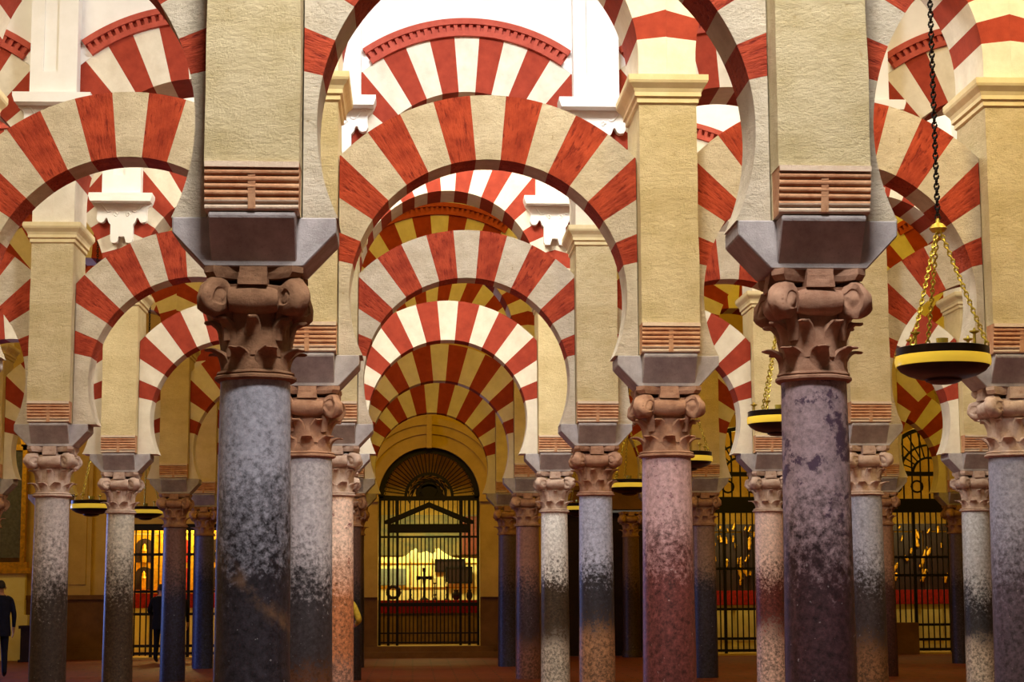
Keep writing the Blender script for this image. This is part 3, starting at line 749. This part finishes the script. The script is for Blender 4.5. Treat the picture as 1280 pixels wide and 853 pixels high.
# retable with a scrolled top edge
def retable(x, y, label):
    t = thing('altar_retable', label, 'altarpiece', (x, y, 0))
    bm = bmesh.new()
    top = [(-1.6,2.75),(-.75,2.75),(-.62,2.80),(-.5,2.92),(-.36,3.0),(-.30,2.96),(-.33,2.90),(-.25,2.86),(-.05,2.92),(.12,2.84),(.22,2.9),(.2,2.98),(.3,3.0),(.42,2.9),(.58,2.80),(.8,2.72),(1.6,2.70)]
    extrude_y(bm, [(-1.6,0),(1.6,0)]+top[::-1], -.06, .06); finish('back_board', bm, M['cream'], t)
    for xa, xb, za, zb in ((-1.5,-.62,1.95,2.42),): 
        bm = bmesh.new(); box(bm, xa, xb, -.09, -.05, za, zb); finish('painted_panel', bm, M['greyp'], t)
    bm = bmesh.new()
    for zz in (1.86, 2.55): box(bm, -1.6, 1.6, -.08, -.05, zz, zz+.03)
    for xx in (-.5, -.3, .1, .35): box(bm, xx, xx+.02, -.075, -.05, 1.6, 2.7)
    finish('gilt_edging', bm, M['gilt'], t)
retable(.44, ay+1.0, 'pale yellow retable with a scrolled top behind the altar')
def candlestick(x, y, z, h, label):
    t = thing('altar_candlestick', label, 'candlestick', (x, y, z), 'candlesticks on the central altar')
    bm = bmesh.new(); lathe(bm, [(.07,0),(.075,.02),(.03,.05),(.02,.1),(.04,.14),(.02,.18),(.018,h*.7),(.035,h*.74),(.05,h*.78)], 14); finish('holder', bm, M['bronze'], t, smooth=True)
    bm = bmesh.new(); lathe(bm, [(.02,h*.78),(.02,h),(.004,h+.02)], 10); finish('candle', bm, M['cream'], t)
candlestick(.44+.18, ay-.1, 1.53, .62, 'tallest candlestick, beside the dark crucifix on the altar')
candlestick(.44+.52, ay-.1, 1.53, .48, 'shorter candlestick below the dark hanging boards')
candlestick(.44-.5, ay-.1, 1.53, .4, 'small candlestick between wreath and crucifix')
t = thing('altar_crucifix', 'dark crucifix with flared arms standing on the central altar', 'crucifix', (.44-.12, ay-.15, 1.53))
bm = bmesh.new(); lathe(bm, [(.12,0),(.12,.03),(.05,.07),(.03,.12)], 14); finish('foot_stand', bm, M['bronze'], t)
bm = bmesh.new(); box(bm, -.03,.03,-.02,.02,.1,.85); box(bm, -.17,.17,-.02,.02,.58,.66)
for p in ((-.17,.62),(.17,.62),(0,.85)): box(bm, p[0]-.05,p[0]+.05,-.025,.025,p[1]-.06,p[1]+.05)
tube(bm, [(0,-.04,.36),(0,-.05,.5),(0,-.05,.6),(0,-.04,.68)], [.02,.045,.055,.03], 8); finish('cross_body', bm, M['bronze'], t)
bm = bmesh.new(); tube(bm, [(.17*math.cos(u), 0, .19+.16*math.sin(u)) for u in [q*PI/10 for q in range(20)]], .045, 8, closed=True); erode(bm, .02, 14, 3)
tag(finish('altar_wreath', bm, M['bronze'], loc=(.44-.98, ay-.1, 1.56)), 'dark ring-shaped wreath standing at the left end of the altar', 'wreath')
for k, (x, w) in enumerate(((.78,.11),(1.15,.09))):
    bm = bmesh.new(); lathe(bm, [(w*.6,0),(w,.08),(w,.16),(w*.55,.24),(w*.7,.28)], 16)
    tag(finish('altar_vase', bm, M['bronze'], loc=(.44+x, ay-.12, 1.53), smooth=True), ('squat dark vase under the hanging boards, nearer the crucifix','squat dark vase at the right end of the altar')[k], 'vase', 'vases on the central altar')
# dark boards hung on the retable
for k, (xa, xb, za, zb) in enumerate(((.22,1.02,2.35,2.66),(.52,1.24,2.02,2.44))):
    t = thing('framed_board', ('wide dark framed board hanging on the pale retable','lower dark framed board overlapping the wide one on the retable')[k], 'board', (.44, ay+.92-.06*k, 0))
    bm = bmesh.new(); box(bm, xa, xb, -.03, .0, za, zb); finish('board', bm, M['wood'], t)
    bm = bmesh.new(); 
    for a in ((xa-.03,xa+.02,za-.03,zb+.03),(xb-.02,xb+.03,za-.03,zb+.03),(xa,xb,za-.03,za+.02),(xa,xb,zb-.02,zb+.03)): box(bm, a[0], a[1], -.045, .0, a[2], a[3])
    finish('board_frame', bm, M['iron'], t)
bm = bmesh.new(); box(bm, -.45,.45,-.05,.05,0,1.0); box(bm,-.5,.5,-.07,.05,1.0,1.06); box(bm,-.5,.5,-.07,.05,-.06,0)
tag(finish('wall_painting', bm, flat_mat('dark_red_painting',(120,50,34),.5), loc=(1.9, WALLY+4.05, 2.9)), 'dark red painting high on the chapel wall behind the central gate', 'painting')
bm = bmesh.new(); box(bm, -1.75, 1.75, -.03, .03, 2.85, 3.95)
for z in (2.82, 3.95): box(bm, -1.8, 1.8, -.06, .03, z, z+.06)
tag(finish('chapel_fresco', bm, [M['chap_g']], loc=(.35, WALLY+4.2, 0)), 'grey-green painted frieze on the wall above the pale retable', 'fresco')
# simple lit altars of the side chapels
def side_altar(x, label, lit):
    y = WALLY+2.0
    t = thing('altar_table', label, 'altar', (x, y, 0), 'chapel altars')
    bm = bmesh.new(); box(bm, -1.5, 1.5, -.4, .6, 0, 1.35); box(bm,-1.6,1.6,-.5,.7,0,.2)
    for k in range(4): box(bm, -1.4+.72*k, -.78+.72*k, -.45, -.4, .35, 1.2)
    finish('altar_body', bm, M['cream' if lit else 'chap'], t)
    bm = bmesh.new(); box(bm, -1.55, 1.55, -.48, .62, 1.35, 1.75); finish('altar_frontal', bm, M['cloth'], t)
    bm = bmesh.new()
    for k in range(3):
        xx = -1.05+1.05*k; box(bm, xx-.42, xx+.42, .55, .75, 1.75, 3.4); 
        for s in (-1,1): lathe(bm, [(.07,1.75),(.05,1.9),(.05,3.3),(.08,3.45)], 12, Matrix.Translation((xx+s*.48,.5,0)))
    box(bm, -1.6,1.6,.45,.8,3.45,3.65)
    if lit:
        rt = finish('gilt_retable', bm, M['gilt'], t)
        for k in range(3):
            for z0, z1 in ((1.85,2.5),(2.62,3.3)):
                bm = bmesh.new(); xx = -1.05+1.05*k
                extrude_y(bm, [(xx-.24,z0),(xx+.24,z0),(xx+.24,z1-.2)]+[(xx+.24*math.cos(q*PI/8), z1-.2+.2*math.sin(q*PI/8)) for q in range(1,8)]+[(xx-.24,z1-.2)], .53, .56)
                finish('niche', bm, M['cloth' if k == 1 else 'wood'], rt)
                bm = bmesh.new(); lathe(bm, [(.09,z0),(.1,z0+.05),(.07,z0+.2),(.1,z0+.33),(.05,z0+.4),(.055,z0+.46),(.01,z0+.53)], 12, Matrix.Translation((xx,.49,0)))
                finish('gilt_statuette', bm, M['gilt'], rt, True)
    else:
        rt = finish('dark_retable', bm, M['wood'], t)
        rr = random.Random(int(x*10)); me = None
        for k in range(40):
            a = rr.uniform(.6,1.4)
            if me is None:
                bm = bmesh.new(); lathe(bm, [(.012,-.09),(.04,-.07),(.03,-.03),(.05,.02),(.03,.06),(.045,.08),(.01,.11)], 8, Matrix.Diagonal((1,.6,1,1)))
                o = finish('gilt_ornament', bm, M['gilt'], rt, True); me = o.data; o.location = (rr.uniform(-1.45,1.45), .44, rr.uniform(1.95,3.6))
            else: inst('gilt_ornament', me, rt, (rr.uniform(-1.45,1.45), .44, rr.uniform(1.95,3.6)), (0,rr.uniform(-.6,.6),0), (a,1,a*rr.uniform(.7,1.6)))
side_altar(-6.55, 'bright cream and gilt altar behind the gate with the two people', True)
side_altar(9.05, 'altar with a red frontal behind the gate right of the brown doorway', False)
side_altar(14.35, 'altar with a red frontal behind the gate with the plinth', False)
# gilt altarpiece with grey painting at the left
t = thing('gilt_altarpiece', 'tall gilt framed grey painting on a yellow pedestal by the left edge', 'altarpiece', (-11.45, WALLY-.2, 0))
bm = bmesh.new(); box(bm, -.95, .95, -.06, .1, 2.72, 5.6); finish('canvas', bm, flat_mat('grey_canvas', (96,96,92), .6), t)
bm = bmesh.new()
for a in ((.95,1.07,2.6,5.75),(-1.07,-.95,2.6,5.75),(-1.07,1.07,5.6,5.75),(-1.15,1.15,2.45,2.6)): box(bm, a[0], a[1], -.14, .1, a[2], a[3])
ring_band(bm, 0, .9, 1.07, 5.7, -.14, .1)
box(bm, -1.25,1.25,-.2,.1,2.3,2.45)
finish('gilt_frame', bm, M['gilt'], t)
bm = bmesh.new(); box(bm, -1.1, 1.1, -.1, .15, 1.2, 2.3); box(bm,-1.2,1.2,-.14,.15,0,1.2); finish('pedestal', bm, M['cream'], t)
bm = bmesh.new(); box(bm, -.45, .45, -.2, .2, .05, .86); box(bm, -.5, .5, -.24, .24, .86, .94); box(bm, -.5,.5,-.22,.22,0,.06)
tag(finish('storage_chest', bm, M['wood'], loc=(-9.75, WALLY-1.2, 0)), 'low black chest on the floor behind the person in navy', 'chest')

# ------------------------------------------------------------------ hanging lamps
def chain_mesh(p, q, link=.05, r=.0075, w=.016):
    bm = bmesh.new(); p, q = Vector(p), Vector(q); d = q-p; n = max(2, int(d.length/(link*.72))); u = d.normalized()
    a = u.orthogonal().normalized(); b = u.cross(a)
    for k in range(n):
        c = p+d*((k+.5)/n); s = a if k % 2 else b
        tube(bm, [c+u*(link/2)*math.cos(t_*PI/4)+s*w*math.sin(t_*PI/4) for t_ in range(8)], r, 5, closed=True)
    return bm
def lamp_meshes():
    out = {}
    R = .375
    def keep(k, bm, m, sm=True):
        o = finish(k, bm, m, smooth=sm); out[k] = o.data; bpy.data.objects.remove(o)
    bm = bmesh.new(); lathe(bm, [(R*.97,.045),(R,.05),(R*1.0,.115),(R*.97,.12),(R*.9,.10),(.02,.09)], 48, caps=False); keep('rim_band', bm, M['bronze'])
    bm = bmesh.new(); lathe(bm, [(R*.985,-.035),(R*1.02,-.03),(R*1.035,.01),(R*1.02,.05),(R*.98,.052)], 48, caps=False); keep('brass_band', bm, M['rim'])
    bm = bmesh.new(); lathe(bm, [(R*1.0,-.032),(R*.92,-.07),(R*.76,-.105),(R*.55,-.13),(R*.40,-.138),(R*.38,-.155),(R*.27,-.172),(R*.1,-.18),(.005,-.18)], 48); keep('bowl', bm, M['bronze'])
    for k in range(3):
        a = rad(200+120*k); e = (R*.97*math.cos(a), R*.97*math.sin(a), .12)
        bm = chain_mesh(e, (.018*math.cos(a), .018*math.sin(a), 1.09)); keep(f'chain{k}', bm, M['brass'])
    bm = bmesh.new(); lathe(bm, [(.01,1.07),(.05,1.085),(.075,1.115),(.05,1.15),(.02,1.165),(.015,1.2)], 20); keep('knob', bm, M['brass'])
    bm = bmesh.new(); lathe(bm, [(.012,.1),(.012,.2),(.04,.215),(.04,.225),(.012,.23),(.008,.25)], 10); keep('spike', bm, M['brass'])
    bm = bmesh.new(); lathe(bm, [(.03,.1),(.045,.12),(.05,.2),(.046,.2),(.04,.125),(.005,.115)], 14); keep('cup', bm, M['brass'])
    return out
LM = lamp_meshes()
CH = {}
def lamp(x, y, z, label, spin=0.):
    t = thing('hanging_lamp', label, 'lamp', (x, y, z), 'hanging bowl lamps', spin)
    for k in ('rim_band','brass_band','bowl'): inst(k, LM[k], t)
    for k in range(3): inst('chain', LM[f'chain{k}'], t)
    inst('knob', LM['knob'], t)
    h = round(ZTOP-z, 2)
    if h not in CH:
        bm = chain_mesh((0,0,1.19), (0,0,h), .06, .009, .019); o = finish('long_chain', bm, M['iron'], smooth=True); CH[h] = o.data; bpy.data.objects.remove(o)
    inst('long_chain', CH[h], t)
    for k in range(4):
        a = rad(20+90*k); inst('candle_spike', LM['spike'], t, (.33*math.cos(a), .33*math.sin(a), 0))
    inst('oil_cup', LM['cup'], t)
lamp(4.33, 14.9, 3.66, 'largest hanging bowl lamp, nearest, on a long dark chain', .25)
lamp(4.40, 22.1, 3.82, 'hanging bowl lamp half hidden behind the purple-grey front column', .6)
lamp(4.28, 28.8, 3.82, 'hanging bowl lamp peeping out right of the mauve column', .1)
lamp(4.10, 35.2, 3.76, 'hanging bowl lamp peeping out left of the mauve column', .3)
lamp(3.70, 41.8, 3.61, 'small far bowl lamp between the white and the blue-grey column', .5)
lamp(-6.0, 35.2, 3.39, 'hanging bowl lamp between the two pale grey columns on the left', .9)
lamp(-5.93, 41.8, 3.56, 'hanging bowl lamp above the lit chapel gate on the left', .4)
lamp(13.5, 41.8, 3.56, 'far bowl lamp glimpsed right of the black-patched pale column', .4)

# ------------------------------------------------------------------ people
def skin_body(joints, edges, name, mats, matfn, parent=None, loc=(0,0,0)):
    """joints: name -> (x,y,z,rx,ry) ; first is the root. Grown with Skin + Subdivision, then frozen into one mesh."""
    me = bpy.data.meshes.new(name); keys = list(joints); ix = {k:i for i, k in enumerate(keys)}
    me.from_pydata([joints[k][:3] for k in keys], [(ix[a], ix[b]) for a, b in edges], [])
    o = bpy.data.objects.new(name, me); C.objects.link(o)
    s = o.modifiers.new('s', 'SKIN'); s.use_smooth_shade = True
    for i, k in enumerate(keys):
        v = me.skin_vertices[0].data[i]; v.radius = joints[k][3:5]; v.use_root = (i == 0)
    m = o.modifiers.new('d', 'SUBSURF'); m.levels = 2; m.render_levels = 2
    dg = bpy.context.evaluated_depsgraph_get(); ev = o.evaluated_get(dg)
    m2 = bpy.data.meshes.new_from_object(ev); bpy.data.objects.remove(o)
    for mm in mats: m2.materials.append(mm)
    for p in m2.polygons: p.material_index = matfn(p.center); p.use_smooth = True
    r = bpy.data.objects.new(name, m2); C.objects.link(r); r.location = loc
    if parent: r.parent = parent
    return r
M['skin'] = flat_mat('skin', (190,140,112), .6); M['hair'] = flat_mat('dark_hair', (34,24,20), .7)
def person(x, y, face, label, jacket, trousers, h=1.75, arm=None):
    """stands at x, y, looking towards angle face (0 = +Y), height h metres"""
    k = h/1.75/K
    t = thing('person', label, 'person', (x, y, 0), 'visitors', face)
    J = {'pelvis':(0,0,.95,.15,.11),'belly':(0,0,1.1,.145,.105),'chest':(0,.0,1.3,.175,.12),'clav':(0,-.01,1.42,.15,.09),'neck':(0,.0,1.5,.055,.055),'skull':(0,.01,1.6,.068,.08),'crown':(0,.0,1.69,.06,.075)}
    E_ = [('pelvis','belly'),('belly','chest'),('chest','clav'),('clav','neck'),('neck','skull'),('skull','crown')]
    for s, n in ((-1,'l'),(1,'r')):
        J[f'sh{n}'] = (s*.185,-.01,1.40,.065,.065); J[f'el{n}'] = (s*.25,-.03,1.12,.05,.05); J[f'wr{n}'] = (s*.26,.06,.88,.035,.03); J[f'pa{n}'] = (s*.262,.085,.81,.022,.04)
        if arm == n:
            J[f'el{n}'] = (s*.30,.03,1.14,.055,.055); J[f'wr{n}'] = (s*.27,.24,1.06,.035,.03); J[f'pa{n}'] = (s*.262,.31,1.05,.022,.035)
        J[f'hp{n}'] = (s*.09,0,.86,.095,.1); J[f'kn{n}'] = (s*.1,.02,.48,.068,.068); J[f'an{n}'] = (s*.105,-.02,.09,.048,.05); J[f'to{n}'] = (s*.12,.13,.035,.042,.03)
        E_ += [('clav',f'sh{n}'),(f'sh{n}',f'el{n}'),(f'el{n}',f'wr{n}'),(f'wr{n}',f'pa{n}'),('pelvis',f'hp{n}'),(f'hp{n}',f'kn{n}'),(f'kn{n}',f'an{n}'),(f'an{n}',f'to{n}')]
        px, py, pz = J[f'pa{n}'][:3]
        fwd = Vector((px,py,pz))-Vector(J[f'wr{n}'][:3]); fwd.normalize()
        side = Vector((0,1,0)) if abs(fwd.z) > .7 else Vector((0,0,1))
        for f in range(4):
            b = Vector((px,py,pz))+side*(.026-.0175*f); L = (.075,.085,.08,.062)[f]
            J[f'f{f}a{n}'] = (*(b+fwd*.03), .009, .009); J[f'f{f}b{n}'] = (*(b+fwd*(.03+L*.55)+Vector((-s*.008,0,0))), .0085, .0085); J[f'f{f}c{n}'] = (*(b+fwd*(.03+L)+Vector((-s*.022,0,0))), .007, .007)
            E_ += [(f'pa{n}',f'f{f}a{n}'),(f'f{f}a{n}',f'f{f}b{n}'),(f'f{f}b{n}',f'f{f}c{n}')]
        b = Vector((px,py,pz))+side*.03-fwd*.02
        J[f'tha{n}'] = (*(b+side*.02), .011, .011); J[f'thb{n}'] = (*(b+side*.035+fwd*.035), .009, .009)
        E_ += [(f'wr{n}',f'tha{n}'),(f'tha{n}',f'thb{n}')]
    J = {q:tuple(v*k for v in w) for q, w in J.items()}
    def mf(c):
        z = c.z/k; xx = abs(c.x/k)
        if z > 1.475: return 0
        if xx > .2 and z < .9 and z > .6: return 0
        if arm and xx > .2 and c.y/k > .2: return 0
        if z < .09: return 3
        return 1 if z > .93 or (xx > .2 and z > .7) else 2
    body = skin_body(J, E_, 'body', [M['skin'], jacket, trousers, M['wood']], mf, t)
    # jacket skirt and collar, hair, face
    bm = bmesh.new()
    for z0, z1, a, b_ in ((.78,.95,1.32,1.28),(.95,1.15,1.28,1.2)): pass
    rings = []
    for z, rx, ry in ((.74,.20,.155),(.80,.205,.16),(.95,.19,.145),(1.1,.18,.135),(1.3,.205,.145),(1.4,.19,.12)):
        rings.append([bm.verts.new((rx*k*math.cos(2*PI*q/28), ry*k*math.sin(2*PI*q/28), z*k)) for q in range(28)])
    for a, b_ in zip(rings, rings[1:]):
        for q in range(28): bm.faces.new((a[q],a[(q+1)%28],b_[(q+1)%28],b_[q]))
    finish('jacket', bm, jacket, t, smooth=True)
    bm = bmesh.new(); bmesh.ops.create_uvsphere(bm, u_segments=24, v_segments=16, radius=1)
    for v in bm.verts: v.co = Vector((v.co.x*.082*k, (v.co.y*.1-.012)*k, (1.645+v.co.z*.108)*k))
    bmesh.ops.delete(bm, geom=[v for v in bm.verts if v.co.z < (1.60 if v.co.y < .02*k else 1.685)*k], context='VERTS')
    finish('hair', bm, M['hair'], t, smooth=True)
    bm = bmesh.new()
    tube(bm, [(0,.085*k,1.64*k),(0,.108*k,1.6*k),(0,.092*k,1.585*k)], [.008*k,.014*k,.008*k], 8)
    for s in (-1,1):
        tube(bm, [(s*.078*k,0,1.64*k),(s*.088*k,-.01*k,1.62*k),(s*.078*k,0,1.58*k)], [.012*k,.018*k,.01*k], 8)
    finish('face', bm, M['skin'], t, smooth=True)
    bm = bmesh.new()
    for s in (-1,1): tube(bm, [(s*.022*k,.083*k,1.632*k),(s*.042*k,.078*k,1.632*k)], .006*k, 6)
    tube(bm, [(-.022*k,.085*k,1.558*k),(.022*k,.085*k,1.558*k)], .005*k, 6)
    finish('eyes_and_mouth', bm, M['hair'], t, smooth=True)
navy = flat_mat('navy_cloth', (20,22,50), .8, 0, .2); black = flat_mat('black_cloth', (18,16,22), .85, 0, .2)
yellow = flat_mat('yellow_cloth', (206,176,62), .8, 0, .2); purple = flat_mat('purple_cloth', (84,44,96), .8, 0, .2)
person(-8.88, 41.0, rad(20), 'person in a dark navy suit standing cut off by the left edge', navy, navy, 1.78)
person(-6.45, 48.6, rad(-15), 'person in black standing nearest the left side of the lit gate', black, black, 1.72, 'l')
person(-6.11, 49.0, rad(10), 'person in black between the purple-brown and the blue column', black, black, 1.7)
person(-1.30, 34.2, rad(8), 'person in a yellow top and purple trousers behind the pinkish column', yellow, purple, 1.7, 'r')

# ------------------------------------------------------------------ light
def area(name, loc, size, energy, col, rot=(0,0,0), sizey=None):
    l = bpy.data.lights.new(name, 'AREA'); l.energy = energy; l.color = col; l.shape = 'RECTANGLE'; l.size = size; l.size_y = sizey or size
    o = bpy.data.objects.new(name, l); C.objects.link(o); o.location = loc; o.rotation_euler = rot; return o
def point(name, loc, energy, col, r=.3):
    l = bpy.data.lights.new(name, 'POINT'); l.energy = energy; l.color = col; l.shadow_soft_size = r
    o = bpy.data.objects.new(name, l); C.objects.link(o); o.location = loc; return o
COOL = (.86,.92,1.); WHITE = (1.,.97,.92); WARM = (1.,.62,.02); TUNG = (1.,.60,.0)
def nave_light(x, y, e, col, z=10.9, w=2.6, h=1.3, tilt=60): area('clerestory_and_lamp_light', (x, y, z), w, e, col, (rad(tilt),0,0), h)
NAVE = {'A':6.2, 'B':ROWY['A']+PD+1.3, 'C':ROWY['B']+PD+1.6, 'D':ROWY['C']+PD+.3, 'E':ROWY['D']+PD+.2, 'F':ROWY['E']+PD+.2}
nave_light(.8, NAVE['A'], 1320, (1.,.965,.93), 11.2, tilt=48)
nave_light(.8, NAVE['B'], 580, (1.,.94,.78)); nave_light(8.0, NAVE['B'], 500, (1.,.74,.33)); nave_light(-6.5, NAVE['B'], 280, (1.,.89,.68))
nave_light(.8, NAVE['C'], 560, (.95,.965,1.), tilt=24); nave_light(8.2, NAVE['C'], 330, (1.,.80,.44), tilt=12); nave_light(-6.8, NAVE['C'], 210, (1.,.86,.58), tilt=20)
nave_light(.6, NAVE['D'], 660, (1.,.96,.86), tilt=40); nave_light(8.0, NAVE['D'], 240, (1.,.9,.7)); nave_light(-6.8, NAVE['D'], 200, (1.,.9,.7))
for x in (-6.5, .5, 7.8, 13.5):
    nave_light(x, NAVE['E'], 120, WARM); nave_light(x, NAVE['F'], 105, TUNG)  # unseen tungsten lamps high in the two rear naves, not windows
    area('unseen_warm_light', (x, ROWY['F']+PD+.2, 8.5), 1.5, {-6.5:34, .5:86, 7.8:56, 13.5:50}[x], TUNG, (rad(72),0,0))
area('unseen_warm_light', (-11.5, ROWY['F']+PD+.2, 7.5), 1.2, 60, (1.,.70,.16), (rad(66),0,0))  # unseen light added to brighten the gilt altarpiece and its pedestal
area('chapel_lamp', (.44, WALLY+1.9, 4.2), 2.2, 170, (1.,.84,.30), (rad(16),0,0), .3); point('chapel_lamp', (-6.55, WALLY+1.6, 4.0), 420, (1.,.78,.26))
for x in (9.05, 14.35):
    point('chapel_lamp', (x, WALLY+1.5, 6.0), 90, (1.,.74,.14)); area('chapel_lamp', (x, WALLY+.9, 3.9), 2., 60, (1.,.80,.30), (rad(25),0,0), .3)
area('added_blue_side_light', (-15.5, 43.5, 2.6), 2., 520, (.22,.36,1.), (rad(-90),0,rad(53)), 3.5)  # unseen blue light added for the columns' left edges; no door stands here
w = bpy.data.worlds.new('World'); sc.world = w; w.use_nodes = True
bg = w.node_tree.nodes['Background']; bg.inputs['Color'].default_value = (1.,.84,.62,1); bg.inputs['Strength'].default_value = .085

# ------------------------------------------------------------------ camera
f_px = 2323.35; pit, yaw, roll = .1324, .0535, .0048
cam = bpy.data.cameras.new('camera'); cam.sensor_width = 36; cam.lens = f_px/1280*36; cam.clip_end = 300
co = bpy.data.objects.new('camera', cam); C.objects.link(co); co.location = (0,0,1.8426)
cy, sy, cp, sp = math.cos(yaw), math.sin(yaw), math.cos(pit), math.sin(pit)
r = Vector((cy,-sy,0)); fw = Vector((sy*cp,cy*cp,sp)); up = Vector((-sy*sp,-cy*sp,cp))
c_, s_ = math.cos(-roll), math.sin(-roll)
r2 = r*c_+up*s_; up2 = up*c_-r*s_
R3 = Matrix((r2, up2, -fw)).transposed()
co.rotation_euler = R3.to_euler()
sc.camera = co

# ------------------------------------------------------------------ bring layout units to metres
for me in bpy.data.meshes: me.transform(Matrix.Scale(K, 4))
for o in sc.objects: o.location = o.location*K
for l in bpy.data.lights:
    l.energy *= K*K
    if l.type == 'AREA': l.size *= K; l.size_y *= K
    else: l.shadow_soft_size *= K
sc.view_settings.view_transform = 'Standard'; sc.view_settings.look = 'None'; sc.view_settings.gamma = 1
sc.view_settings.use_curve_mapping = False; sc.view_settings.exposure = 0.
sc.cycles.use_denoising = True
sc.cycles.max_bounces = 8; sc.cycles.diffuse_bounces = 4
